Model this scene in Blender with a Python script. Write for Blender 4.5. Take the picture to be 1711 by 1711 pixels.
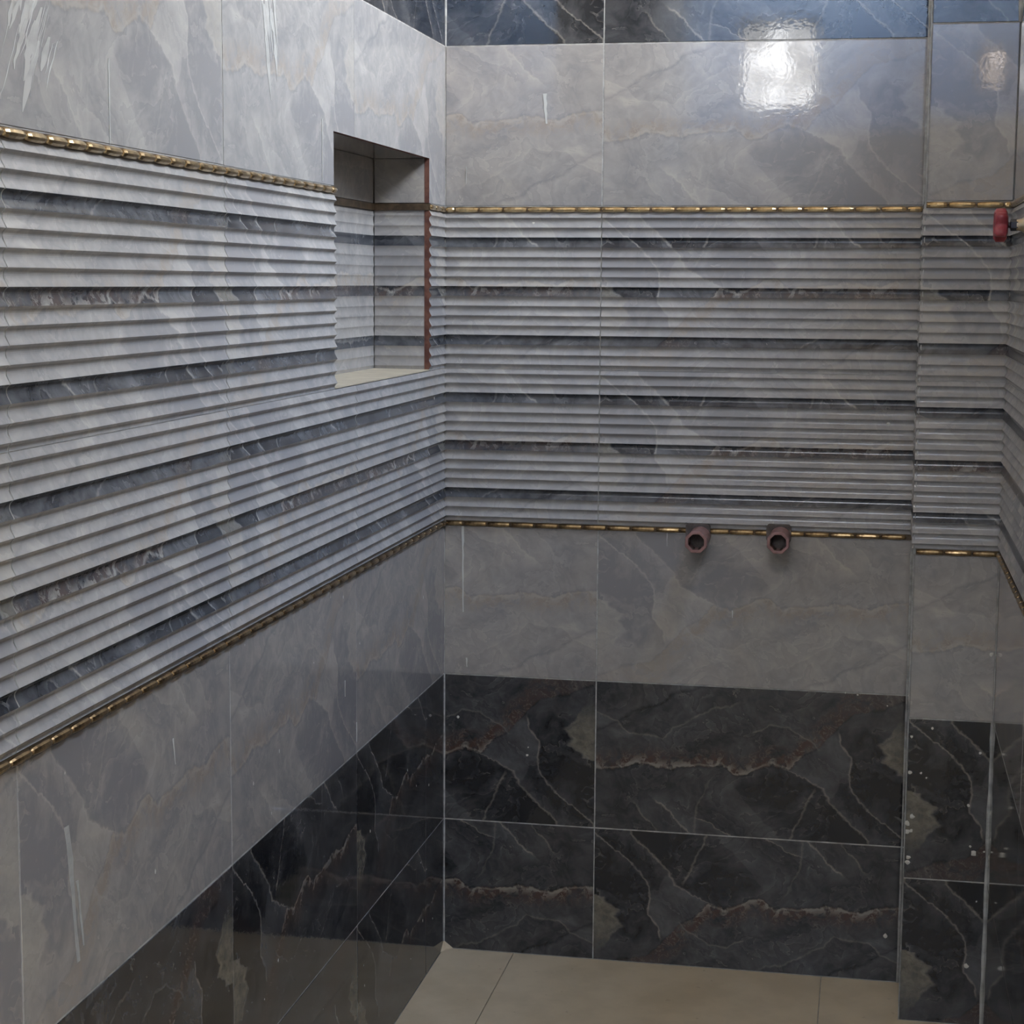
import bpy, bmesh, math, random
from mathutils import Matrix, Vector

random.seed(7)
for o in list(bpy.data.objects):
    bpy.data.objects.remove(o)
scene = bpy.context.scene
COL = scene.collection

# ------------------------------------------------------------------ camera
CAM = Vector((0.80255, -3.45412, 1.31531))
YAW, PITCH, ROLL, FPX = 0.191519, -0.123523, 0.0066215, 3085.97
fw = Vector((-math.sin(YAW) * math.cos(PITCH), math.cos(YAW) * math.cos(PITCH), math.sin(PITCH)))
rt = Vector((math.cos(YAW), math.sin(YAW), 0))
up = rt.cross(fw)
rt2 = rt * math.cos(ROLL) + up * math.sin(ROLL)
up2 = -rt * math.sin(ROLL) + up * math.cos(ROLL)
cam_data = bpy.data.cameras.new('camera')
cam = bpy.data.objects.new('camera', cam_data)
COL.objects.link(cam)
m = Matrix((rt2, up2, -fw)).transposed().to_4x4()
m.translation = CAM
cam.matrix_world = m
cam_data.sensor_fit = 'HORIZONTAL'
cam_data.sensor_width = 36.0
cam_data.lens = 36.0 * FPX / 1711.0
cam_data.clip_start = 0.05
scene.camera = cam

# ------------------------------------------------------------------ light
scene.view_settings.view_transform = 'Standard'
scene.view_settings.look = 'None'
scene.view_settings.exposure = 1.1
scene.view_settings.gamma = 1.0
scene.view_settings.use_curve_mapping = False
scene.cycles.max_bounces = 7
scene.cycles.diffuse_bounces = 5
scene.cycles.glossy_bounces = 4
scene.cycles.caustics_reflective = False
scene.cycles.caustics_refractive = False
scene.cycles.sample_clamp_indirect = 6.0

world = bpy.data.worlds.new('sky')
scene.world = world
world.use_nodes = True
wn = world.node_tree
bg = wn.nodes['Background']
tc_ = wn.nodes.new('ShaderNodeTexCoord')
sep_ = wn.nodes.new('ShaderNodeSeparateXYZ')
wn.links.new(tc_.outputs['Generated'], sep_.inputs[0])
ramp_ = wn.nodes.new('ShaderNodeValToRGB')           # bright hazy horizon, bluer overhead, dull ground
ramp_.color_ramp.elements[0].position = 0.0
ramp_.color_ramp.elements[0].color = (.16, .14, .12, 1)
ramp_.color_ramp.elements[1].position = 1.0
ramp_.color_ramp.elements[1].color = (.34, .56, 1.0, 1)
for p_, c_ in ((.49, (.20, .18, .15, 1)), (.505, (1.0, .94, .88, 1)), (.66, (.97, .96, .96, 1)), (.84, (.80, .89, 1.0, 1))):
    e_ = ramp_.color_ramp.elements.new(p_)
    e_.color = c_
m_ = wn.nodes.new('ShaderNodeMath')
m_.operation = 'MULTIPLY_ADD'
m_.inputs[1].default_value = .5
m_.inputs[2].default_value = .5
wn.links.new(sep_.outputs[2], m_.inputs[0])
wn.links.new(m_.outputs[0], ramp_.inputs[0])
wn.links.new(ramp_.outputs[0], bg.inputs['Color'])
bg.inputs['Strength'].default_value = 22.0

# room measures (metres): X right, Y away from the camera, Z up
XM, XR, D = 0.8851, 1.0296, 0.1839          # end of back wall / right wall / depth of pier
ZA, ZB, ZL0, ZL, ZD, ZT0, ZT1, ZF = 0.2649, 0.5563, 0.8482, 0.8596, 1.1526, 1.4457, 1.4576, 1.7539
ROW = 0.293
ZG = ZF + ROW
CEIL, CEIL2, YD = 2.95, 2.72, -2.2             # ceiling over the narrow part; dropped ceiling behind YD
YR = -4.4                                     # rear wall, behind the camera
YJ, XO = -1.80, 2.0                            # room widens here, to the far outer wall
JA, JB, JC, JD = -1.2229, -1.8302, -0.6263, -0.1504
NL, NR, NT, ND = -0.7401, -0.1285, 1.5391, 0.1049
SKY = (0.10, 1.15, -4.33, -3.72)              # unseen skylight, added to light the rear wall: x0 x1 y0 y1
CL = (-1.20, -0.205, 2.27, 2.90)                 # clerestory in the right wall, above the frame: y0 y1 z0 z1
W1 = (0.222, 0.548, 2.04, 2.403)              # small high windows in the rear wall
W2 = (0.978, 1.110, 2.054, 2.223)


def portal(name, loc, rot, sx, sy):
    l = bpy.data.lights.new(name, 'AREA')
    l.shape = 'RECTANGLE'
    l.size, l.size_y = sx, sy
    l.cycles.is_portal = True
    o = bpy.data.objects.new(name, l)
    o.location = loc
    o.rotation_euler = rot
    COL.objects.link(o)


portal('skylight_portal', ((SKY[0] + SKY[1]) / 2, (SKY[2] + SKY[3]) / 2, CEIL2 + 0.16), (0, 0, 0), SKY[1] - SKY[0], SKY[3] - SKY[2])
for w in (W1, W2):
    portal('window_portal', ((w[0] + w[1]) / 2, YR - 0.11, (w[2] + w[3]) / 2), (math.pi / 2, 0, 0), w[1] - w[0], w[3] - w[2])


portal('clerestory_portal', (XR + .13, (CL[0] + CL[1]) / 2, (CL[2] + CL[3]) / 2), (0, math.pi / 2, 0), CL[3] - CL[2], CL[1] - CL[0])


# ------------------------------------------------------------------ node helpers
class NT_:
    def __init__(self, tree):
        self.t = tree
        self.n = tree.nodes
        self.l = tree.links

    def put(self, sock, val):
        if hasattr(val, 'is_output'):
            self.l.new(val, sock)
        elif val is not None:
            sock.default_value = val

    def math(self, op, a, b=None, c=None, clamp=False):
        n = self.n.new('ShaderNodeMath')
        n.operation = op
        n.use_clamp = clamp
        self.put(n.inputs[0], a)
        self.put(n.inputs[1], b)
        self.put(n.inputs[2], c)
        return n.outputs[0]

    def add(self, *xs):
        r = xs[0]
        for x in xs[1:]:
            r = self.math('ADD', r, x)
        return r

    def mul(self, *xs):
        r = xs[0]
        for x in xs[1:]:
            r = self.math('MULTIPLY', r, x)
        return r

    def smooth(self, x, a, b):
        """0 at a, 1 at b"""
        n = self.n.new('ShaderNodeMapRange')
        n.interpolation_type = 'SMOOTHSTEP'
        self.put(n.inputs['Value'], x)
        lo, hi = (a, b) if a < b else (b, a)
        n.inputs['From Min'].default_value = lo
        n.inputs['From Max'].default_value = hi
        n.inputs['To Min'].default_value = 0.0 if a < b else 1.0
        n.inputs['To Max'].default_value = 1.0 if a < b else 0.0
        return n.outputs['Result']

    def lin(self, x, a, b, c, d):
        n = self.n.new('ShaderNodeMapRange')
        self.put(n.inputs['Value'], x)
        for k, v in zip(('From Min', 'From Max', 'To Min', 'To Max'), (a, b, c, d)):
            n.inputs[k].default_value = v
        return n.outputs['Result']

    def curve(self, x, pts):
        n = self.n.new('ShaderNodeFloatCurve')
        cv = n.mapping.curves[0]
        pts = sorted(pts)
        while len(cv.points) < len(pts):
            cv.points.new(0.5, 0.5)
        for p, (a, b) in zip(cv.points, pts):
            p.location = (a, b)
            p.handle_type = 'VECTOR'
        n.mapping.extend = 'HORIZONTAL'
        n.mapping.update()
        self.put(n.inputs['Value'], x)
        return n.outputs[0]

    def noise(self, vec, scale, detail=3.0, rough=0.55, dist=0.0):
        n = self.n.new('ShaderNodeTexNoise')
        self.put(n.inputs['Vector'], vec)
        n.inputs['Scale'].default_value = scale
        n.inputs['Detail'].default_value = detail
        n.inputs['Roughness'].default_value = rough
        n.inputs['Distortion'].default_value = dist
        return n.outputs['Fac'] if 'Fac' in n.outputs else n.outputs[0], n.outputs['Color']

    def vm(self, op, a, b):
        n = self.n.new('ShaderNodeVectorMath')
        n.operation = op
        self.put(n.inputs[0], a)
        self.put(n.inputs[1], b)
        return n.outputs[0]

    def scale(self, a, s):
        n = self.n.new('ShaderNodeVectorMath')
        n.operation = 'SCALE'
        self.put(n.inputs[0], a)
        n.inputs['Scale'].default_value = s
        return n.outputs[0]

    def mix(self, f, a, b):
        n = self.n.new('ShaderNodeMix')
        n.data_type = 'RGBA'
        self.put(n.inputs[0], f)
        for s, v in ((n.inputs[6], a), (n.inputs[7], b)):
            self.put(s, v if hasattr(v, 'is_output') else (*v, 1))
        return n.outputs[2]

    def sep(self, v):
        n = self.n.new('ShaderNodeSeparateXYZ')
        self.l.new(v, n.inputs[0])
        return n.outputs

    def comb(self, x, y, z=0.0):
        n = self.n.new('ShaderNodeCombineXYZ')
        self.put(n.inputs[0], x)
        self.put(n.inputs[1], y)
        self.put(n.inputs[2], z)
        return n.outputs[0]


# ------------------------------------------------------------------ the marble print shared by all tiles
def build_print():
    g = bpy.data.node_groups.new('marble_print', 'ShaderNodeTree')
    for nm in ('Tone', 'Line', 'Brown', 'Cream', 'Fine'):
        g.interface.new_socket(nm, in_out='OUTPUT', socket_type='NodeSocketFloat')
    t = NT_(g)
    uvn = g.nodes.new('ShaderNodeUVMap')
    uvn.uv_map = 'UVMap'
    s = t.sep(uvn.outputs[0])
    P = t.comb(t.mul(s[0], 2.0), s[1])
    _, c1 = t.noise(P, 5.0, 3.0, 0.6)
    _, c2 = t.noise(P, 21.0, 3.0, 0.6)
    w = t.vm('ADD', t.scale(t.vm('SUBTRACT', c1, (0.5, 0.5, 0.5)), 0.075),
             t.scale(t.vm('SUBTRACT', c2, (0.5, 0.5, 0.5)), 0.034))
    Pw = t.vm('ADD', P, w)
    sw = t.sep(Pw)
    U, T = sw[0], sw[1]                      # U 0..2, T 0 (top) .. 1 (bottom)
    u = t.mul(U, 0.5)

    def across(pts):                         # vein u = g(T): signed distance, positive to the right
        return t.mul(t.math('SUBTRACT', U, t.mul(t.curve(T, [(a, b / 2) for b, a in pts]), 2.0)), 0.75)

    def along(pts):                          # vein T = g(u): positive below
        return t.math('SUBTRACT', T, t.curve(u, [(a / 2, b) for a, b in pts]))

    def line(sd, wdt):
        return t.smooth(t.math('ABSOLUTE', sd), wdt, 0.0)

    def glow(sd, wdt, sign=1):               # sharp at the vein, fading away on one side
        x = sd if sign > 0 else t.mul(sd, -1.0)
        return t.mul(t.smooth(x, -0.006, 0.004), t.smooth(x, wdt, 0.0))

    # --- curves read off the tiles: (U, T)
    cream = across([(1.96, .08), (1.90, .20), (1.875, .276), (1.81, .343), (1.845, .405), (1.82, .445), (1.90, .50), (1.915, .531), (2.0, .553)])
    gL = across([(1.60, .20), (1.537, .268), (1.568, .344), (1.637, .442), (1.61, .545), (1.65, .63), (1.712, .733), (1.825, .83), (1.975, .963), (2.0, 1.0)])
    e2 = across([(1.56, .54), (1.562, .555), (1.55, .626), (1.50, .718)])
    dv = across([(1.20, .53), (1.224, .547), (1.362, .585), (1.449, .644), (1.505, .731), (1.60, .841), (1.75, .974)])
    fv = across([(1.406, .634), (1.337, .80), (1.262, 1.0)])
    gv = across([(.88, .60), (.90, .66), (1.02, .81), (1.187, .98)])
    n1 = across([(.20, .76), (.26, .82), (.41, .98)])
    n2 = across([(.36, .74), (.41, .80), (.51, .885), (.623, .99)])
    n3 = across([(.60, .86), (.70, .90), (.88, .995)])
    n4 = across([(.80, .56), (.74, .66), (.68, .80), (.66, 1.0)])
    band = along([(0, .605), (.135, .60), (.32, .55), (.45, .57), (.65, .545), (.82, .535), (.92, .595), (1.04, .545), (1.15, .505), (1.25, .55), (1.32, .46), (1.47, .33), (1.55, .23), (1.64, .14), (1.82, .11), (2.0, .02)])
    crack = along([(0, .34), (.15, .27), (.25, .18), (.42, .145), (.50, .08), (.70, .01), (.8, 0)])
    jv = along([(0, .20), (.135, .265), (.21, .34), (.45, .375), (.52, .28), (.64, .22), (.76, .15), (.95, .10), (1.2, .06)])
    kv = along([(1.0, .31), (1.12, .25), (1.24, .26), (1.40, .36), (1.5, .42)])

    lo = t.smooth(T, .50, .58)
    b_on = t.mul(t.smooth(T, .22, .28), t.smooth(gL, -0.004, 0.012))
    creamM = t.mul(t.smooth(cream, -0.004, 0.012), t.smooth(T, .10, .36), t.smooth(cream, .42, .02), t.smooth(T, .62, .54), t.lin(t.noise(Pw, 17.0, 4.0, .6)[0], .35, .65, .40, 1.15))
    bD = t.mul(b_on, t.smooth(cream, 0.01, -0.005))                         # flat dark field, upper right
    bD2 = t.mul(t.smooth(T, .56, .60), t.smooth(gL, -0.004, .012))
    lobe = t.mul(glow(gL, .26, -1), t.smooth(T, .26, .36), t.smooth(T, .66, .58))
    patch = t.mul(t.smooth(e2, -.003, .01), t.smooth(gL, .0, -.012), t.smooth(T, .55, .60))
    disc = t.mul(t.smooth(dv, .0, -.02), t.smooth(gv, .0, .13), t.smooth(T, .545, .60))
    dg = t.mul(glow(dv, .13), lo)
    gg = t.mul(glow(gv, .16, -1), t.smooth(T, .60, .68))
    eg = t.mul(glow(gL, .10, 1), t.smooth(T, .66, .74))
    ng = t.mul(glow(n2, .12), t.smooth(T, .70, .80))
    n1g = t.mul(glow(n1, .08), t.smooth(T, .76, .84))
    n3g = t.mul(glow(n3, .07, -1), t.smooth(T, .86, .90))
    left = t.smooth(U, 1.30, 1.15)
    cg = t.mul(glow(crack, .17, -1), t.smooth(U, .75, .6), 0.6)
    jg = t.mul(glow(jv, .22), t.smooth(U, 1.15, .8))
    kg = t.mul(glow(kv, .10, -1), t.smooth(U, .98, 1.06), t.smooth(U, 1.5, 1.36))

    f1, _ = t.noise(Pw, 2.6, 4.0, 0.6, 0.6)
    f2, _ = t.noise(Pw, 9.0, 5.0, 0.65, 0.8)
    tone = t.add(t.lin(f1, .3, .7, .20, .62), t.lin(f2, .3, .7, -.22, .22),
                 t.mul(bD, -.24), t.mul(bD2, -.17), t.mul(lobe, .42), t.mul(patch, -.36), t.mul(disc, -.30),
                 t.mul(dg, .50), t.mul(gg, .30), t.mul(eg, .34), t.mul(ng, .42), t.mul(n1g, .26), t.mul(n3g, .32),
                 t.mul(cg, .30), t.mul(jg, .26), t.mul(kg, .24))
    fr_ = t.math('FRACT', t.mul(f1, 7.0))             # layered banks: a sharp edge fading out to one side
    bank = t.mul(t.math('SUBTRACT', fr_, .5), t.lin(f2, .3, .7, .16, .46))
    tone = t.add(tone, bank)
    dark = t.mul(line(crack, .022), t.smooth(U, .8, .66), -0.35)
    dark2 = t.mul(line(t.add(band, .0), .018), -0.25)
    tone = t.math('ADD', t.add(tone, dark), dark2, None, True)
    lines = t.add(t.mul(line(dv, .013), lo), t.mul(line(gL, .009), t.smooth(T, .26, .30)), t.mul(line(fv, .011), t.smooth(T, .62, .67), .8),
                  t.mul(line(n2, .012), t.smooth(T, .76, .82)), t.mul(line(n1, .010), t.smooth(T, .80, .84), .6),
                  t.mul(line(n3, .010), t.smooth(T, .885, .90)), t.mul(line(n4, .010), t.smooth(T, .58, .64), .45), t.mul(line(jv, .012), t.smooth(U, 1.0, .8), .5),
                  t.mul(line(kv, .010), t.smooth(U, 1.0, 1.04), t.smooth(U, 1.46, 1.4), .6),
                  t.mul(line(cream, .012), t.smooth(T, .26, .32), t.smooth(T, .56, .53), .5),
                  t.mul(line(t.add(band, .012), .012), t.smooth(U, 1.4, 1.2), .7))
    lines = t.add(t.mul(lines, t.lin(f2, .30, .62, .25, 1.0)), t.mul(t.smooth(fr_, .93, .99), t.smooth(f2, .45, .62), .35))
    bth = t.curve(u, [(0, .17), (.25, .16), (.45, .15), (.60, .17), (.75, .22), (.85, .22), (1, .14)])
    bm = t.mul(t.smooth(band, .006, -.008), t.smooth(t.add(band, bth), 0.0, .12), t.smooth(f2, .36, .60), t.lin(U, 1.3, 1.9, 1.0, .35))
    f3, _ = t.noise(Pw, 13.0, 4.0, 0.62, 1.2)
    ridge = t.smooth(t.math('ABSOLUTE', t.math('SUBTRACT', f3, .5)), .035, .0)
    cells = t.mul(ridge, bm)
    tan = t.mul(t.smooth(band, .004, -.006), t.smooth(t.add(band, .07), 0.0, .05), t.smooth(f3, .46, .57), t.smooth(U, 1.42, 1.2))
    out = g.nodes.new('NodeGroupOutput')
    for nm, so in (('Tone', tone), ('Line', t.math('MINIMUM', t.add(lines, t.mul(cells, .55), t.mul(tan, .75)), 1.0)), ('Brown', bm), ('Cream', creamM), ('Fine', f2)):
        g.links.new(so, out.inputs[nm])
    return g


PRINT = build_print()


def pr(mat):
    return mat.node_tree.nodes['Principled BSDF']


def new_mat(name, color=(.5, .5, .5), rough=.5, metal=0.0, spec=0.5):
    mt = bpy.data.materials.new(name)
    mt.use_nodes = True
    p = pr(mt)
    p.inputs['Base Color'].default_value = (*color, 1)
    p.inputs['Roughness'].default_value = rough
    p.inputs['Metallic'].default_value = metal
    p.inputs['Specular IOR Level'].default_value = spec
    return mt


def add_bump(mt, scale, dist, detail=2.0, strength=1.0):
    t = NT_(mt.node_tree)
    tc = mt.node_tree.nodes.new('ShaderNodeTexCoord')
    f, _ = t.noise(tc.outputs['Object'], scale, detail)
    b = mt.node_tree.nodes.new('ShaderNodeBump')
    b.inputs['Distance'].default_value = dist
    b.inputs['Strength'].default_value = strength
    t.l.new(f, b.inputs['Height'])
    t.l.new(b.outputs[0], pr(mt).inputs['Normal'])


def mottle(mt, c0, c1, scale, detail=4.0, c2=None, lo=.35, hi=.65):
    t = NT_(mt.node_tree)
    tc = mt.node_tree.nodes.new('ShaderNodeTexCoord')
    f, _ = t.noise(tc.outputs['Object'], scale, detail, .6)
    col = t.mix(t.smooth(f, lo, hi), c0, c1)
    if c2:
        f3, _ = t.noise(tc.outputs['Object'], scale * 6, 2.0, .6)
        col = t.mix(t.smooth(f3, .68, .76), col, c2)
    t.l.new(col, pr(mt).inputs['Base Color'])


def marble(name, lowc, highc, linec, linef, brown, brownf, cream, creamf, rough):
    mt = new_mat(name, rough=rough)
    t = NT_(mt.node_tree)
    g = mt.node_tree.nodes.new('ShaderNodeGroup')
    g.node_tree = PRINT
    o = g.outputs
    col = t.mix(o['Tone'], lowc, highc)
    col = t.mix(t.mul(o['Brown'], brownf), col, brown)
    col = t.mix(t.mul(o['Cream'], creamf), col, cream)
    col = t.mix(t.mul(o['Line'], linef), col, linec)
    t.l.new(col, pr(mt).inputs['Base Color'])
    add_bump(mt, 105.0, 0.00005, 2.0)
    pr(mt).inputs['IOR'].default_value = 1.52
    return mt


M = {}
M['light'] = marble('grey_marble_glaze', (.236, .224, .226), (.392, .359, .325), (.45, .405, .345), .45, (.28, .225, .185), .65, (.42, .385, .325), .45, .045)
M['dark'] = marble('dark_marble_glaze', (.0115, .0122, .0155), (.088, .088, .092), (.24, .215, .185), .80, (.062, .030, .021), .85, (.19, .17, .13), .85, .045)
M['hazy'] = marble('grey_marble_dusty', (.255, .25, .258), (.405, .390, .372), (.45, .43, .39), .40, (.31, .26, .22), .60, (.43, .40, .345), .45, .17)
M['band'] = marble('dark_marble_stripe', (.018, .021, .029), (.135, .14, .152), (.34, .33, .31), .75, (.075, .050, .042), .75, (.20, .185, .155), .7, .22)
M['flute'] = marble('grey_marble_relief', (.25, .243, .25), (.40, .382, .362), (.46, .435, .39), .45, (.30, .25, .21), .65, (.43, .395, .34), .50, .27)
M['grout'] = new_mat('grout', (.36, .355, .34), .9, spec=.2)
mottle(M['grout'], (.27, .265, .25), (.44, .43, .41), 40)
M['clay'] = new_mat('red_clay_body', (.12, .055, .04), .9, spec=.2)
mottle(M['clay'], (.09, .040, .032), (.16, .075, .055), 60)
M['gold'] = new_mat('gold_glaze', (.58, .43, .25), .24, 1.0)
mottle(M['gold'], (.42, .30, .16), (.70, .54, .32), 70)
M['gold_shaded'] = new_mat('gold_glaze_shaded', (.28, .19, .10), .28, 1.0)  # same gold with shade put into the colour, for the lower liners
mottle(M['gold_shaded'], (.15, .10, .055), (.42, .30, .16), 70)
M['gold_deep_shade'] = new_mat('gold_glaze_deep_shade', (.17, .12, .075), .35, .6)  # gold darkened by colour for shaded bead gaps and unlit niche trims
mottle(M['gold_deep_shade'], (.075, .052, .033), (.15, .105, .065), 60)
M['floor'] = new_mat('beige_floor_tile', (.54, .45, .31), .35, spec=.35)
mottle(M['floor'], (.50, .41, .28), (.59, .49, .345), 7, 6, (.42, .33, .23))
M['sill'] = new_mat('beige_sill_tile', (.46, .40, .30), .5, spec=.3)
mottle(M['sill'], (.42, .36, .27), (.50, .44, .33), 30)
M['plaster'] = new_mat('cream_plaster', (.64, .55, .44), .9, spec=.2)
mottle(M['plaster'], (.60, .51, .40), (.68, .59, .48), 3)
M['bounce_blue'] = new_mat('bounce_blue_paint', (.50, .62, .80), .8, spec=.2)
mottle(M['bounce_blue'], (.47, .59, .78), (.53, .65, .82), 3)
M['mortar'] = new_mat('dried_grout_smear', (.50, .50, .48), .9, spec=.2)
M['smear'] = new_mat('thin_grout_film', (.44, .445, .44), .8, spec=.3)
mottle(M['smear'], (.36, .36, .355), (.47, .47, .46), 25)
M['film'] = new_mat('grout_haze', (.355, .35, .335), .6, spec=.3)
mottle(M['film'], (.31, .305, .295), (.40, .395, .38), 30)
M['splash'] = new_mat('grout_splash', (.55, .53, .48), .8, spec=.2)
M['caulk'] = new_mat('grey_caulk', (.36, .36, .35), .5)
mottle(M['caulk'], (.26, .26, .25), (.46, .46, .44), 40)
M['brown_plastic'] = new_mat('brown_plastic', (.26, .14, .13), .38, spec=.4)
mottle(M['brown_plastic'], (.21, .11, .10), (.32, .18, .165), 50)
M['hole'] = new_mat('cement_and_bore_shade', (.11, .094, .088), .95, spec=.1)  # cement in the cuts; its dark colour also paints shade into the bores
mottle(M['hole'], (.08, .068, .062), (.14, .12, .11), 60)
M['red'] = new_mat('red_plastic', (.27, .030, .042), .38)
mottle(M['red'], (.22, .022, .032), (.36, .06, .07), 60)
M['brass'] = new_mat('worn_brass', (.48, .40, .30), .33, .9)
M['iron'] = new_mat('dark_metal', (.035, .034, .042), .4, .6)
M['aluminium'] = new_mat('window_aluminium', (.6, .6, .6), .4, .6)


def add_glass(name, col):
    mt = bpy.data.materials.new(name)
    mt.use_nodes = True
    nt = mt.node_tree
    nt.nodes.remove(nt.nodes['Principled BSDF'])
    tr = nt.nodes.new('ShaderNodeBsdfTransparent')
    t = NT_(nt)                                        # blotchy tint added to dim and vary the windows' reflections
    tc = nt.nodes.new('ShaderNodeTexCoord')
    f, _ = t.noise(tc.outputs['Object'], 9.0, 2.0, .5)
    nt.links.new(t.mix(t.smooth(f, .38, .62), tuple(c * .55 for c in col), col), tr.inputs[0])
    nt.links.new(tr.outputs[0], nt.nodes['Material Output'].inputs[0])
    return mt


M['glass'] = add_glass('window_glass', (.68, .70, .72))
M['dimmed_glass'] = add_glass('dimmed_glass', (.62, .60, .60))


# ------------------------------------------------------------------ object helpers
def link(name, me, mats, parent=None, mw=None):
    if not me.materials:
        for mt in mats:
            me.materials.append(mt)
    o = bpy.data.objects.new(name, me)
    COL.objects.link(o)
    if mw is not None:
        o.matrix_world = mw
    if parent is not None:
        o.parent = parent
        o.matrix_parent_inverse = Matrix()
    return o


def mesh_from(name, verts, faces, mi=None, uv=None, smooth=False):
    me = bpy.data.meshes.new(name)
    me.from_pydata(verts, [], faces)
    if mi:
        me.polygons.foreach_set('material_index', mi)
    if uv:
        lay = me.uv_layers.new(name='UVMap')
        for lp in me.loops:
            lay.data[lp.index].uv = uv(me.vertices[lp.vertex_index].co)
    if smooth:
        me.polygons.foreach_set('use_smooth', [True] * len(me.polygons))
    me.update()
    return me


def boxes_mesh(name, boxes):
    v, f = [], []
    for x0, x1, y0, y1, z0, z1 in boxes:
        b = len(v)
        v += [(x0, y0, z0), (x1, y0, z0), (x1, y1, z0), (x0, y1, z0), (x0, y0, z1), (x1, y0, z1), (x1, y1, z1), (x0, y1, z1)]
        f += [tuple(b + i for i in q) for q in ((0, 3, 2, 1), (4, 5, 6, 7), (0, 1, 5, 4), (1, 2, 6, 5), (2, 3, 7, 6), (3, 0, 4, 7))]
    return mesh_from(name, v, f)


def structure(name, boxes, mat):
    o = link(name, boxes_mesh(name, boxes), [mat])
    o['kind'] = 'structure'
    return o


class Frame:
    """wall frame: a = metres along the wall (to the viewer's right), z up, local +y runs into the wall"""
    def __init__(self, origin, rotz):
        self.m = Matrix.Translation(origin) @ Matrix.Rotation(rotz, 4, 'Z')

    def at(self, a, z, out=0.0):
        return self.m @ Matrix.Translation((a, -out, z))


F_BACK = Frame((0, 0, 0), 0)
F_LEFT = Frame((0, 0, 0), math.pi / 2)             # a = Y
F_RIGHT = Frame((XR, 0, 0), -math.pi / 2)          # a = -Y
F_PIER = Frame((0, -D, 0), 0)
F_RETURN = Frame((XM, 0, 0), -math.pi / 2)
F_NICHE = Frame((-ND, 0, 0), math.pi / 2)
F_NSIDE = Frame((0, NR, 0), 0)                      # far cheek of the niche, a = X
F_NNEAR = Frame((0, NL, 0), math.pi)

GAP = 0.0011                                        # half a joint
THICK = 0.0090
TW = 0.600


def uvfun(full0, fullz, flip, ca, cz, fw_=TW, fh=ROW):
    """print coordinates: u to the right, v downwards, over the whole (uncut) tile"""
    def f(co):
        u = (co.x + ca - full0) / fw_
        v = 1 - (co.z + cz - fullz) / fh
        return (1 - u, 1 - v) if flip else (u, v)
    return f


CACHE = {}


def flat_tile(fr, parent, mat, a0, a1, z0, z1, full0, fullz, flip, gap=(GAP, GAP, GAP, GAP), tilt=True):
    a0 += gap[0]; a1 -= gap[1]; z0 += gap[2]; z1 -= gap[3]
    ca, cz = (a0 + a1) / 2, (z0 + z1) / 2
    w, h, b = (a1 - a0) / 2, (z1 - z0) / 2, .0007
    key = ('f', mat, round(w, 4), round(h, 4), round(ca - full0, 4), round(cz - fullz, 4), flip)
    me = CACHE.get(key)
    if me is None:
        v = []
        for (ww, hh, yy) in ((w - b, h - b, 0), (w, h, b), (w, h, THICK)):
            v += [(-ww, yy, -hh), (ww, yy, -hh), (ww, yy, hh), (-ww, yy, hh)]
        f, mi = [(0, 1, 2, 3), (11, 10, 9, 8)], [0, 1]
        for r, q in ((0, 0), (4, 1)):
            for k in range(4):
                k2 = (k + 1) % 4
                f.append((r + 4 + k, r + 4 + k2, r + k2, r + k))
                mi.append(q)
        me = mesh_from('wall_tile', v, f, mi, uvfun(full0, fullz, flip, ca, cz))
        CACHE[key] = me
    mw = fr.at(ca, cz)
    if tilt:                                         # hand-laid: each tile a hair out of plane
        mw = mw @ Matrix.Rotation(random.uniform(-.0008, .0008), 4, 'Z') @ Matrix.Rotation(random.uniform(-.0012, .0012), 4, 'X')
    return link('wall_tile', me, [M[mat], M['grout']], parent, mw)


def poly_tile(fr, parent, mat, pts, full0, fullz, flip):
    n = len(pts)
    ca = sum(p[0] for p in pts) / n
    cz = sum(p[1] for p in pts) / n
    v = [(a - ca, 0, z - cz) for a, z in pts] + [(a - ca, THICK, z - cz) for a, z in pts]
    f = [tuple(range(n)), tuple(range(2 * n - 1, n - 1, -1))]
    mi = [0, 1]
    for k in range(n):
        k2 = (k + 1) % n
        f.append((k + n, k2 + n, k2, k))
        raw = all(p[0] in (NL, NR) or p[1] == NT for p in (pts[k], pts[k2]))
        mi.append(1 if raw else 2)
    me = mesh_from('wall_tile', v, f, mi, uvfun(full0, fullz, flip, ca, cz))
    return link('wall_tile', me, [M[mat], M['clay'], M['grout']], parent, fr.at(ca, cz))


# one flute of the relief: (share of the height from the top, depth)
FLUTE = [(0, 0), (.05, .27), (.11, .53), (.18, .76), (.26, .92), (.35, 1.0), (.45, .98), (.55, .87), (.65, .70), (.75, .50), (.85, .28), (.93, .11)]
BANDS = (2.5, 7.5, 12.5)


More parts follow.
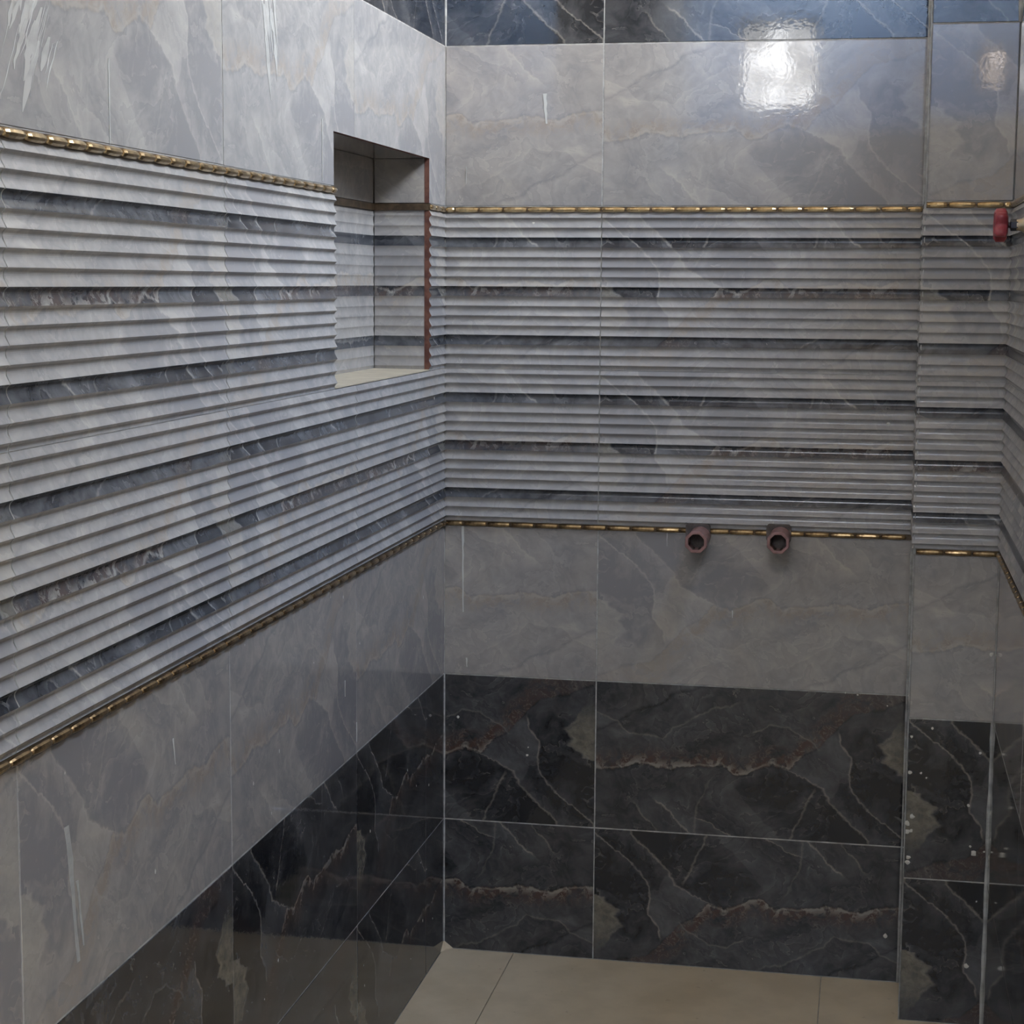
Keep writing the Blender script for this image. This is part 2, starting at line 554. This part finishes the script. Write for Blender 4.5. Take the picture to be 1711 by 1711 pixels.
def relief_tile(fr, parent, a0, a1, z0, z1, full0, flip, depth=.0046, proud=.0044, gap=(GAP, GAP), edge='grout'):
    a0 += gap[0]; a1 -= gap[1]
    ca, cz = (a0 + a1) / 2, (z0 + z1) / 2
    key = ('r', round(a1 - a0, 4), round(z1 - z0, 4), round(ca - full0, 4), flip, depth, edge)
    me = CACHE.get(key)
    if me is None:
        unit = (z1 - z0) / 16
        prof = [(0.0, .85)]
        rows = []                                    # (units from the top, depth share)
        rows.append((0.02, .86))
        for t_, d_ in FLUTE:
            if t_ > .52:
                rows.append((t_ - .5, d_))
        for k in range(15):
            for t_, d_ in FLUTE:
                rows.append((k + .5 + t_, d_))
        for t_, d_ in FLUTE:
            if t_ < .5:
                rows.append((15.5 + t_, d_))
        rows.append((15.98, .88))
        w = (a1 - a0) / 2
        v, f, mi = [], [], []
        for q, d_ in rows:
            z = (z1 - cz) - q * unit
            y = -proud + d_ * depth
            v += [(-w, THICK, z), (-w, y, z), (w, y, z), (w, THICK, z)]
        for r in range(len(rows) - 1):
            b = 4 * r
            mid = (rows[r][0] + rows[r + 1][0]) / 2
            dark = any(x < mid < x + 1 for x in BANDS)
            f.append((b + 1, b + 5, b + 6, b + 2)); mi.append(1 if dark else 0)
            sm = 2 if edge != 'flute' else (1 if dark else 0)
            f.append((b, b + 4, b + 5, b + 1)); mi.append(sm)
            f.append((b + 2, b + 6, b + 7, b + 3)); mi.append(sm)
        e = 4 * (len(rows) - 1)
        f.append((0, 1, 2, 3)); mi.append(2)
        f.append((e + 3, e + 2, e + 1, e)); mi.append(2)
        f.append((0, 3, e + 3, e)); mi.append(2)
        me = mesh_from('relief_tile', v, f, mi, uvfun(full0, z0, flip, ca, cz, TW, z1 - z0))
        CACHE[key] = me
    return link('relief_tile', me, [M['flute'], M['band'], M[edge]], parent, fr.at(ca, cz))


def bead_mesh(length, height):
    """one barrel-shaped bead of the gold liner, seven-sided half barrel pinched at both ends"""
    v, f = [], []
    ring = [(-1.0, .0), (-.92, .42), (-.55, .82), (0, 1.0), (.55, .82), (.92, .42), (1.0, .0)]
    sts = [(-.5, .30), (-.462, .72), (-.32, .92), (0, 1.0), (.32, .92), (.462, .72), (.5, .30)]
    for sx, k in sts:
        for zz, yy in ring:
            v.append((sx * length, -.0012 - yy * k * height * .60, zz * k * height / 2))
    n = len(ring)
    for i in range(len(sts) - 1):
        for j in range(n - 1):
            b = i * n + j
            f.append((b, b + n, b + n + 1, b + 1))
    f.append(tuple(range(n)))
    f.append(tuple(range(len(v) - 1, len(v) - n - 1, -1)))
    e = (len(sts) - 1) * n
    return mesh_from('trim_bead', v, f)


TRIMS = [0]


def liner(fr, a0, a1, z0, z1, phase=0.0, pitch=.0465, mat='gold'):
    """a gold pencil liner: a flat backing strip with one bead after another on it"""
    TRIMS[0] += 1
    me = boxes_mesh('trim', [(a0 + .0004, a1 - .0004, -.0012, THICK, z0 + .0006, z1 - .0006)])
    root = link('trim_%d' % TRIMS[0], me, [M['gold_deep_shade']], None, fr.m)
    root['kind'] = 'structure'
    h = z1 - z0 - .0012
    cz = (z0 + z1) / 2
    a = a0 - phase
    while a < a1:
        b0, b1 = max(a, a0) + .0007, min(a + pitch, a1) - .0007
        if b1 - b0 > .012:
            key = ('b', round(b1 - b0, 4), round(h, 5), mat)
            if key not in CACHE:
                CACHE[key] = bead_mesh(b1 - b0, h)
            mw = fr.at((b0 + b1) / 2, cz) @ Matrix.Rotation(random.uniform(-.05, .05), 4, 'X')
            link('trim_bead', CACHE[key], [M[mat]], root, fr.m.inverted() @ mw)
        a += pitch
    return root


def child(root, name, boxes_or_me, mat, smooth=False):
    me = boxes_or_me if isinstance(boxes_or_me, bpy.types.Mesh) else boxes_mesh(name, boxes_or_me)
    return link(name, me, [mat], root, None)


# ------------------------------------------------------------------ room shell
G0 = .0007                                           # grout lies this far behind the tile faces
T2 = .15
wall_back = structure('wall_back', [(-T2, XR + T2, G0, T2, -.1, CEIL)], M['grout'])
HB, HT = 1.1526 - .02, NT + .012                     # rough opening of the niche
wall_left = structure('wall_left', [(-T2, -G0, YR - T2, NL - .012, -.1, CEIL), (-T2, -G0, NR + .012, G0, -.1, CEIL),
                                    (-T2, -G0, NL - .012, NR + .012, -.1, HB), (-T2, -G0, NL - .012, NR + .012, HT, CEIL),
                                    (-T2, -ND - .0085, NL - .012, NR + .012, HB, HT)], M['grout'])
wall_column = structure('wall_column', [(XM + G0, XR + T2, -D + G0, G0, -.1, CEIL)], M['grout'])
wall_right = structure('wall_right', [(XR + G0, XR + T2, YJ, -D + G0, -.1, CL[2]), (XR + G0, XR + T2, YJ, -D + G0, CL[3], CEIL),
                                      (XR + G0, XR + T2, YJ, CL[0], CL[2], CL[3]), (XR + G0, XR + T2, CL[1], -D + G0, CL[2], CL[3])], M['grout'])
wall_alcove = structure('wall_alcove', [(XR + T2, XO + T2, YJ, YJ + T2, -.1, CEIL)], M['plaster'])
wall_outer = structure('wall_outer', [(XO, XO + T2, YR - T2, YJ, -.1, CEIL)], M['plaster'])
PZ = 1.95                                            # unseen rear wall: cream below, blue above, added to tint the reflected light
wall_front = structure('wall_front', [(0, XO, YR - T2, YR, -.1, PZ)], M['plaster'])
child(wall_front, 'upper_wall', [(0, XO, YR - T2, YR, PZ, W1[2]),
                                 (0, W1[0], YR - T2, YR, W1[2], CEIL), (W1[0], W1[1], YR - T2, YR, W1[3], CEIL),
                                 (W1[1], W2[0], YR - T2, YR, W1[2], CEIL),
                                 (W2[0], W2[1], YR - T2, YR, W1[2], W2[2]), (W2[0], W2[1], YR - T2, YR, W2[3], CEIL),
                                 (W2[1], XO, YR - T2, YR, W1[2], CEIL)], M['bounce_blue'])
sx0, sx1, sy0, sy1 = SKY
XC = XR + T2                                         # the roof over the narrow part stops at the outside of its right wall
c0, c1, d0, d1 = CEIL, CEIL + .15, CEIL2, CEIL2 + .15
ceiling = structure('ceiling', [(-T2, XC, YD, T2, c0, c1), (-T2, XC, YD - .12, YD, d0, c1),
                                (-T2, XC, sy1, YD - .12, d0, d1), (-T2, XC, YR - T2, sy0, d0, d1), (-T2, sx0, sy0, sy1, d0, d1), (sx1, XO + T2, sy0, sy1, d0, d1),
                                (XC, XO + T2, YR - T2, sy0, d0, d1), (XC, XO + T2, sy1, YJ + T2, d0, d1)], M['plaster'])
floor = structure('floor', [(-T2, XC, YR - T2, T2, -.20, -.004), (XC, XO + T2, YR - T2, YJ + T2, -.20, -.004)], M['grout'])
for i, w in enumerate((W1, W2)):
    x0, x1, z0, z1 = w
    c = .018
    fr_ = structure('window_%d' % (i + 1), [(x0, x0 + c, YR - .09, YR - .05, z0, z1), (x1 - c, x1, YR - .09, YR - .05, z0, z1),
                                            (x0 + c, x1 - c, YR - .09, YR - .05, z0, z0 + c), (x0 + c, x1 - c, YR - .09, YR - .05, z1 - c, z1)], M['aluminium'])
    child(fr_, 'pane', [(x0 + c, x1 - c, YR - .072, YR - .068, z0 + c, z1 - c)], M['glass' if i == 0 else 'dimmed_glass'])


# floor tiles
def floor_tile(x0, x1, y0, y1):
    me = mesh_from('floor_tile', [((x0 + .0008) , y0 + .0008, 0), (x1 - .0008, y0 + .0008, 0), (x1 - .0008, y1 - .0008, 0), (x0 + .0008, y1 - .0008, 0),
                                  (x0 + .0008, y0 + .0008, -.01), (x1 - .0008, y0 + .0008, -.01), (x1 - .0008, y1 - .0008, -.01), (x0 + .0008, y1 - .0008, -.01)],
                   [(0, 1, 2, 3), (4, 5, 1, 0), (5, 6, 2, 1), (6, 7, 3, 2), (7, 4, 0, 3)])
    link('floor_tile', me, [M['floor']], floor)


ys = [0.0, -.92, -1.52, YJ, -2.9, -3.5, YR]
for i in range(len(ys) - 1):
    y1_, y0_ = ys[i], ys[i + 1]
    xs = [0, .142, .742, XR] if i < 3 else [0, .142, .742, 1.342, XO]
    for k in range(len(xs) - 1):
        floor_tile(xs[k], xs[k + 1], y0_, y1_)

# ------------------------------------------------------------------ tiling of the walls
Z = [(0.0, ZA, 'dark', ZA - ROW), (ZA, ZB, 'dark', ZA), (ZB, ZL0, 'light', ZB), (ZT1, ZF, 'light', ZT1), (ZF, ZG, 'dark', ZF)]


def tile_rows(fr, root, spans, flips, rows=range(5), out=None):
    """spans: (a0, a1, a-start of the whole tile) ; flips[row][span]"""
    for r in rows:
        z0, z1, mat, fz = Z[r]
        for k, (a0, a1, f0) in enumerate(spans):
            o = flat_tile(fr, root, mat, a0, a1, z0, z1, f0, fz, flips[r][k])
            if out is not None:
                out.append(o)


# back wall: a half tile, then a whole one
bs = [(0, .30, -.30), (.30, XM, .297)]
tile_rows(F_BACK, wall_back, bs, [(1, 1), (0, 0), (1, 1), (1, 0), (0, 0)])
for (z0, z1, fl) in ((ZL, ZD, (1, 1)), (ZD, ZT0, (1, 1))):
    for k, (a0, a1, f0) in enumerate(bs):
        relief_tile(F_BACK, wall_back, a0, a1, z0, z1, f0, fl[k])
# pier: a strip cut from the left end of a tile
pier_tiles = []
tile_rows(F_PIER, wall_column, [(XM, XR, XM)], [(1,), (1,), (0,), (1,), (0,)], out=pier_tiles)
pier_tiles[3].matrix_world = pier_tiles[3].matrix_world @ Matrix.Translation((0, -.0012, 0)) @ Matrix.Rotation(-.0225, 4, 'Z')   # tilt added to bring the second window's reflection into this tile
for (z0, z1, fl) in ((ZL, ZD, 0), (ZD, ZT0, 1)):
    relief_tile(F_PIER, wall_column, XM - .0044, XR, z0, z1, XM, fl, gap=(0, GAP), edge='flute')
tile_rows(F_RETURN, wall_column, [(0.0, D, .42)], [(0,)] * 5)
for (z0, z1, fl) in ((ZL, ZD, 0), (ZD, ZT0, 1)):
    relief_tile(F_RETURN, wall_column, 0.0, D - .0035, z0, z1, .42, fl, gap=(GAP, 0), edge='flute')
# right wall
rs = [(D, .79, .19), (.79, 1.395, .79), (1.395, -YJ, 1.395)]
tile_rows(F_RIGHT, wall_right, rs, [(0, 0, 0), (1, 0, 1), (0, 0, 0), (1, 0, 0), (0, 1, 0)])
for (z0, z1, fl) in ((ZL, ZD, 0), (ZD, ZT0, 1)):
    for (a0, a1, f0) in rs:
        relief_tile(F_RIGHT, wall_right, a0, a1, z0, z1, f0, fl)
# left wall
LE = JB - .605
ls = [(LE, JB, LE), (JB, JA, JB), (JA, JC, JA), (JC, 0, JC)]
lsd = [(LE, JB, LE), (JB, JA, JB), (JA, JC, JA), (JC, JD, JC), (JD, 0, JC + .01)]
tile_rows(F_LEFT, wall_left, lsd, [(0, 0, 0, 1, 1), (0, 0, 1, 1, 1)], rows=(0, 1))
tile_rows(F_LEFT, wall_left, ls, [0, 0, (0, 1, 0, 0)], rows=(2,))
tile_rows(F_LEFT, wall_left, ls[2:], [0, 0, 0, 0, (0, 0)], rows=(4,))
for a0, a1, f0, fl in ((LE, JB, LE, 0), (JB, JA, JB, 0)):
    flat_tile(F_LEFT, wall_left, 'hazy', a0, a1, ZT1, ZF, f0, ZT1, fl)
g = GAP
poly_tile(F_LEFT, wall_left, 'hazy', [(JA + g, ZT1 + g), (NL, ZT1 + g), (NL, NT), (JC - g * .4, NT), (JC - g * .4, ZF - g), (JA + g, ZF - g)], JA, ZT1, 0)
poly_tile(F_LEFT, wall_left, 'hazy', [(JC + g * .4, NT), (NR, NT), (NR, ZT1 + g), (-g, ZT1 + g), (-g, ZF - g), (JC + g * .4, ZF - g)], JC, ZT1, 0)
for a0, a1, f0, fl in ((LE, JB, LE, 0), (JB, JA, JB, 0), (JA, JC, JA, 1), (JC, 0, JC, 0)):
    relief_tile(F_LEFT, wall_left, a0, a1, ZL, ZD, f0, fl)
for a0, a1, f0, fl, gp in ((LE, JB, LE, 1, (g, g)), (JB, JA, JB, 0, (g, g)), (JA, NL, JA, 1, (g, 0)), (NR, 0, JC, 0, (0, g))):
    relief_tile(F_LEFT, wall_left, a0, a1, ZD, ZT0, f0, fl, gap=gp, edge='clay' if a0 == NR else 'grout')
# niche lining
NB = 1.1562
flat_tile(F_NICHE, wall_left, 'light', NL, NR, ZT1, NT, JA, ZT1, 1, (g, 0, g, 0), False)
relief_tile(F_NICHE, wall_left, NL, NR, ZD, ZT0, JA + .1, 1, .0014, .0006, (0, g))
flat_tile(F_NSIDE, wall_left, 'light', -ND, -THICK - .0004, ZT1, NT, -.33, ZT1, 0, (g, 0, g, 0), False)
relief_tile(F_NSIDE, wall_left, -ND, -THICK - .0004, ZD, ZT0, -.33, 1, .0014, .0006, (g, 0))
flat_tile(F_NNEAR, wall_left, 'light', THICK, ND, ZT1, NT, -.1, ZT1, 0, (0, 0, g, 0), False)
relief_tile(F_NNEAR, wall_left, THICK, ND, ZD, ZT0, -.1, 1, .0014, .0006, (0, g))
child(wall_left, 'niche_lintel', [(-ND, -.0005, NL, NR, NT, NT + .010)], M['light'])
me = mesh_from('niche_sill', [(-ND, NL, NB), (.001, NL, NB - .001), (.001, NR, NB - .001), (-ND, NR, NB), (-ND, NL, NB - .022), (.001, NL, NB - .003), (.001, NR, NB - .003), (-ND, NR, NB - .022)],
               [(0, 1, 2, 3), (4, 5, 1, 0), (5, 6, 2, 1), (6, 7, 3, 2), (7, 4, 0, 3)])
child(wall_left, 'niche_sill', me, M['sill'])

# gold liners above and below the relief
liner(F_BACK, 0.003, XM, ZT0, ZT1, .030)
liner(F_BACK, 0.003, XM, ZL0, ZL, .012, mat='gold_shaded')
liner(F_PIER, XM, XR, ZT0, ZT1, .01)
liner(F_PIER, XM + .002, XR - .001, ZL0, ZL, 0, .0478, mat='gold_shaded')
liner(F_RIGHT, D + .003, 1.395, ZT0, ZT1, 0)
liner(F_RIGHT, D + .003, 1.395, ZL0, ZL, 0, mat='gold_shaded')
liner(F_LEFT, LE, NL, ZT0, ZT1, .0)
liner(F_LEFT, NR, -.003, ZT0, ZT1, .01)
liner(F_LEFT, LE, -.003, ZL0, ZL, .02, mat='gold_shaded')
for fr, a0, a1 in ((F_NICHE, NL, NR), (F_NSIDE, -ND, -.0006)):
    TRIMS[0] += 1
    o = link('trim_%d' % TRIMS[0], boxes_mesh('trim', [(a0, a1, -.0030, .0085, ZT0, ZT1)]), [M['gold_deep_shade']], None, fr.m)
    o['kind'] = 'structure'


# caulk in the corners and the edge profile of the pier
def prism(pts, z0, z1, name):
    n = len(pts)
    v = [(x, y, z0) for x, y in pts] + [(x, y, z1) for x, y in pts]
    f = [tuple(range(n - 1, -1, -1)), tuple(range(n, 2 * n))]
    f += [(k, (k + 1) % n, (k + 1) % n + n, k + n) for k in range(n)]
    return mesh_from(name, v, f)


def wavy_caulk(root, x, y, dx, dy, r, z0, z1, name='caulk_bead', mat='caulk'):
    v, f = [], []
    n = int((z1 - z0) / .03)
    for k in range(n + 1):
        z = z0 + (z1 - z0) * k / n
        q = r * random.uniform(.75, 1.2)
        v += [(x, y, z), (x + dx * q, y, z), (x + dx * q * .62, y + dy * q * .62, z), (x, y + dy * q, z)]
    for k in range(n):
        b = 4 * k
        for j in range(4):
            j2 = (j + 1) % 4
            f.append((b + j, b + j2, b + 4 + j2, b + 4 + j))
    return child(root, name, mesh_from(name, v, f), M[mat])


for z0, z1 in ((0.0, ZB), (ZF, ZG)):
    wavy_caulk(wall_back, 0, 0, 1, -1, .0022, z0, z1)
    wavy_caulk(wall_column, XR, -D, -1, -1, .0042, z0, z1)
wavy_caulk(wall_column, XM, 0, -1, -1, .0024, 0, ZG)
wavy_caulk(wall_column, XM, -D, -1, -1, .0016, 0, ZG, 'edge_profile')


# ------------------------------------------------------------------ grout smears, drips and splashes on the tiles, and one painted reflection
def flat_patch(root, fr, name, mat, pts, out=.0004, th=.0006):
    n = len(pts)
    ca = sum(p[0] for p in pts) / n
    cz = sum(p[1] for p in pts) / n
    v = [(a - ca, 0, z - cz) for a, z in pts] + [(a - ca, th, z - cz) for a, z in pts]
    f = [tuple(range(n)), tuple(range(2 * n - 1, n - 1, -1))] + [(k + n, (k + 1) % n + n, (k + 1) % n, k) for k in range(n)]
    return link(name, mesh_from(name, v, f), [M[mat]], root, fr.at(ca, cz, out + th))


def streak(root, fr, name, mat, a, z0, z1, w, lean=0.0, steps=7, end=.15, out=.0003):
    L, R = [], []
    for k in range(steps + 1):
        s = k / steps
        z = z1 + (z0 - z1) * s
        ww = w * (1 - s * (1 - end)) * random.uniform(.65, 1.1) / 2
        c = a + lean * s + random.uniform(-.12, .12) * w
        L.append((c - ww, z))
        R.append((c + ww, z))
    pts = L + R[::-1]
    return flat_patch(root, fr, name, mat, pts, out)


def blob(root, fr, a, z, r, name='grout_splash', asp=1.0):
    n = 8
    v = [(0, -r * .28, 0)]
    for k in range(n):
        t_ = 2 * math.pi * k / n
        q = r * random.uniform(.7, 1.15)
        v.append((q * math.cos(t_), 0, asp * q * math.sin(t_)))
    f = [(0, 1 + (k + 1) % n, 1 + k) for k in range(n)]
    return link(name, mesh_from(name, v, f), [M['splash']], root, fr.at(a, z, .0001))


# brushed film and drips on the upper left tiles
def brushed(a0, z0, n, wide, lo, hi, lean):
    for i in range(n):
        a = a0 + random.gauss(0, wide)
        z1 = z0 + random.uniform(-.02, .06)
        ln = random.uniform(lo, hi)
        L, Rr = [], []
        broad = i % 3 == 0
        w = random.uniform(.010, .020) if broad else random.uniform(.0010, .0036)
        for k in range(7):
            q = k / 6
            ww = w * math.sin(math.pi * (.08 + .92 * q) * .98) ** .7 * random.uniform(.6, 1.1) / 2
            c = a + lean * q * ln * random.uniform(.9, 1.1)
            L.append((c - ww, z1 - q * ln))
            Rr.append((c + ww, z1 - q * ln))
        flat_patch(wall_left, F_LEFT, 'grout_smear', 'film' if broad else 'smear', L + Rr[::-1], .0002 + i * .00001, .0001)


brushed(-1.735, 1.565, 22, .020, .03, .085, -.60)
brushed(-1.765, 1.600, 10, .016, .03, .07, -.55)
brushed(-1.050, 1.665, 24, .026, .03, .10, .22)
streak(wall_left, F_LEFT, 'grout_drip_and_reflection', 'mortar', -1.576, 1.458, 1.548, .0016, 0, 9, .8)
streak(wall_left, F_LEFT, 'grout_drip_and_reflection', 'mortar', -.800, 1.462, 1.552, .0022, 0, 9, .8)
streak(wall_left, F_LEFT, 'grout_drip_and_reflection', 'mortar', -.772, .835, .862, .0016, 0, 5, .5)
streak(wall_left, F_LEFT, 'grout_drip_and_reflection', 'mortar', -1.425, .742, .775, .0034, .006, 5, .2)
streak(wall_left, F_LEFT, 'grout_drip_and_reflection', 'mortar', -.628, .575, .607, .004, 0, 5, .4)
streak(wall_left, F_LEFT, 'grout_drip_and_reflection', 'mortar', -.694, .664, .690, .002, 0, 5, .3)
streak(wall_left, F_LEFT, 'grout_smear', 'film', -1.722, .602, .755, .0125, .022, 8, .55)
streak(wall_left, F_LEFT, 'grout_smear', 'film', -1.700, .615, .69, .006, .012, 6, .5)
streak(wall_back, F_BACK, 'grout_drip_and_reflection', 'mortar', .0365, .680, .848, .0048, .001, 12, .35)
streak(wall_back, F_BACK, 'grout_drip_and_reflection', 'mortar', .0445, .572, .590, .0035, .001, 4, .4)
streak(wall_back, F_BACK, 'grout_drip_and_reflection', 'mortar', .0005, .780, .815, .0015, 0, 4, .4)
streak(wall_back, F_BACK, 'grout_drip_and_reflection', 'mortar', .432, .822, .848, .0022, 0, 4, .3)
streak(wall_back, F_BACK, 'grout_drip_and_reflection', 'mortar', .558, .690, .704, .0022, 0, 4, .5)
streak(wall_back, F_BACK, 'grout_drip_and_reflection', 'mortar', .0405, 1.500, 1.532, .0010, 0, 4, .5)
streak(wall_back, F_BACK, 'grout_drip_and_reflection', 'mortar', .190, 1.610, 1.665, .0080, .003, 6, .4)  # pale patch painted for the window's faint double reflection
for a, z, r in ((.0278, .471, .0032), (.168, .418, .0016), (.166, .402, .0028), (.170, 1.425, .0040), (.835, 1.062, .0042), (.555, .930, .0018),
                (.86, .090, .0045), (.795, .553, .0020), (.772, .556, .0014), (.85, .535, .0016), (.695, 1.09, .0012)):
    blob(wall_back, F_BACK, a, z, r)
for a, z, r in ((.0060, .523, .0030), (.0410, .540, .0024), (.0055, .458, .0040), (.0245, .458, .0024), (.034, .450, .0018), (.0115, .378, .0048), (.0035, .365, .0050),
                (.0045, .350, .0048), (.0105, .352, .0035), (.108, .404, .0032), (.125, .500, .0026), (.120, .318, .0055), (.0075, .303, .0042), (.006, .294, .0050), (.114, .330, .0024),
                (.115, .110, .0046), (.137, .677, .0042), (.138, .322, .0020), (.128, .230, .0018)):
    blob(wall_column, F_PIER, XM + a, z, r)
for a, z, r in ((D + .012, .678, .0040), (D + .03, .401, .0050), (D + .03, .322, .0050), (D + .05, .36, .003)):
    blob(wall_right, F_RIGHT, a, z, r)
for i in range(34):
    a = random.uniform(-1.8, -.05)
    z = random.choice((random.uniform(.87, 1.14), random.uniform(.30, .55), random.uniform(.02, .25), random.uniform(.56, .84)))
    blob(wall_left, F_LEFT, a, z, random.uniform(.0010, .0022), asp=random.uniform(1, 2.4))
# blob of silicone in the floor corner
v = [(0, -.0005, .016), (.020, -.0005, 0.0005), (0, -.028, .0005), (.008, -.009, .0022), (0, 0, 0)]
child(wall_back, 'corner_filler', mesh_from('corner_filler', v, [(0, 3, 1), (0, 2, 3), (3, 2, 1), (0, 1, 4), (0, 4, 2), (1, 2, 4)]), M['floor'])


# ------------------------------------------------------------------ lathe helper
def lathe(name, prof, segs=24, axis='Y', sides=None):
    """prof: (position along axis, radius) ; returns an open or closed shell mesh"""
    n = sides or segs
    v, f = [], []
    for p_, r_ in prof:
        for k in range(n):
            t_ = 2 * math.pi * (k + .5) / n
            c, s_ = r_ * math.cos(t_), r_ * math.sin(t_)
            v.append((c, p_, s_) if axis == 'Y' else (p_, c, s_))
    for i in range(len(prof) - 1):
        for k in range(n):
            k2 = (k + 1) % n
            q = (i * n + k, i * n + k2, (i + 1) * n + k2, (i + 1) * n + k)
            f.append(q if axis == 'X' else q[::-1])
    me = mesh_from(name, v, f)
    bm = bmesh.new()
    bm.from_mesh(me)
    bmesh.ops.recalc_face_normals(bm, faces=bm.faces)
    bm.to_mesh(me)
    bm.free()
    if not sides:
        me.polygons.foreach_set('use_smooth', [True] * len(me.polygons))
    return me


def thing(name, label, cat, loc, group=None):
    o = bpy.data.objects.new(name, None)
    o.empty_display_size = .05
    COL.objects.link(o)
    o.location = loc
    o['label'] = label
    o['category'] = cat
    if group:
        o['group'] = group
    return o


# ------------------------------------------------------------------ the two pipe stubs
def pipe_stub(x, z, label, ln=.098):
    t = thing('pipe_stub', label, 'pipe', (x, 0, z), 'pipe outlets in the back wall')
    R = .0190
    link('pipe_body', lathe('pipe_body', [(.004, R), (-ln + .020, R)]), [M['brown_plastic']], t)
    # eight-sided female end
    link('socket_rim', lathe('socket_rim', [(-ln + .022, R * .98), (-ln + .020, R * 1.13), (-ln + .001, R * 1.13), (-ln, R * 1.08), (-ln, R * .84), (-ln + .003, R * .80), (-ln + .03, R * .78)], sides=8), [M['brown_plastic']], t)
    link('threaded_bore', lathe('threaded_bore', [(-ln + .004 + .0025 * k, R * (.80 if k % 2 else .74)) for k in range(12)] + [(-ln + .034, R * .02)], 20), [M['hole']], t)
    return t


pipe_stub(.4955, .8452, 'brown plastic pipe outlet on back wall, left of the two, nearer the corner')
pipe_stub(.6446, .8490, 'brown plastic pipe outlet on back wall, right of the two, nearer the column')
for x, z in ((.4905, .8505), (.6410, .8535)):        # rough square cut in the tile round each pipe
    pts = [(x - .0225, z + .0145), (x - .0185, z + .0185), (x + .0195, z + .0180), (x + .0235, z + .0135), (x + .0228, z - .012), (x + .0165, z - .021), (x - .0145, z - .020), (x - .0222, z - .010)]
    flat_patch(wall_back, F_BACK, 'tile_cutout', 'hole', pts, .0050, .0085)

# ------------------------------------------------------------------ stop valve on the right wall
VX, VY, VZ = XR, -.6613, 1.4029
valve = thing('stop_valve', 'red handwheel valve sticking out of the right wall beside the column', 'valve', (VX, VY, VZ))
hx = -.050                                           # handwheel centre, along X from the wall


def handwheel():
    bm = bmesh.new()
    n, lobes = 60, 5
    rings = []
    for xx, rr, amp in ((.0060, .0130, .0003), (.0095, .0172, .0022), (.0060, .0212, .0042), (-.0060, .0212, .0042), (-.0095, .0172, .0022), (-.0060, .0130, .0003)):
        ring = []
        for k in range(n):
            t_ = 2 * math.pi * k / n
            r_ = rr + amp * math.cos(lobes * t_)
            ring.append(bm.verts.new((hx + xx, r_ * math.cos(t_), r_ * math.sin(t_))))
        rings.append(ring)
    for i in range(6):
        a, b = rings[i], rings[(i + 1) % 6]
        for k in range(n):
            bm.faces.new((a[k], a[(k + 1) % n], b[(k + 1) % n], b[k]))
    bmesh.ops.recalc_face_normals(bm, faces=bm.faces)
    me = bpy.data.meshes.new('handwheel_rim')
    bm.to_mesh(me)
    bm.free()
    me.polygons.foreach_set('use_smooth', [True] * len(me.polygons))
    return me


rim = link('handwheel', handwheel(), [M['red']], valve)
sp = []
for k in range(3):
    t_ = math.pi * 2 * k / 3 + .5
    c, s_ = math.cos(t_), math.sin(t_)
    pts = [(c * .005 - s_ * .003, s_ * .005 + c * .003), (c * .005 + s_ * .003, s_ * .005 - c * .003), (c * .018 + s_ * .0022, s_ * .018 - c * .0022), (c * .018 - s_ * .0022, s_ * .018 + c * .0022)]
    v = [(hx - .0022, y, z) for y, z in pts] + [(hx + .0022, y, z) for y, z in pts]
    f = [(0, 1, 2, 3), (7, 6, 5, 4)] + [(q, (q + 1) % 4, (q + 1) % 4 + 4, q + 4) for q in range(4)]
    link('spoke', mesh_from('spoke', v, f), [M['red']], rim)
link('hub', lathe('hub', [(hx - .0060, .0), (hx - .0060, .0068), (hx + .007, .0075), (hx + .007, 0)], 20, 'X'), [M['red']], rim)
link('cap_screw', lathe('cap_screw', [(hx - .0090, 0), (hx - .0090, .0030), (hx - .0060, .0034)], sides=6, axis='X'), [M['iron']], valve)
link('stem', lathe('stem', [(hx + .006, .0042), (hx + .020, .0042)], 16, 'X'), [M['iron']], valve)
link('packing_nut', lathe('packing_nut', [(hx + .013, .0045), (hx + .014, .0085), (hx + .024, .0085), (hx + .025, .006)], sides=6, axis='X'), [M['iron']], valve)
link('bonnet', lathe('bonnet', [(hx + .022, .0078), (hx + .030, .0095), (hx + .034, .0125), (hx + .042, .0125), (hx + .043, .016), (hx + .0535, .016)], 24, 'X'), [M['brass']], valve)
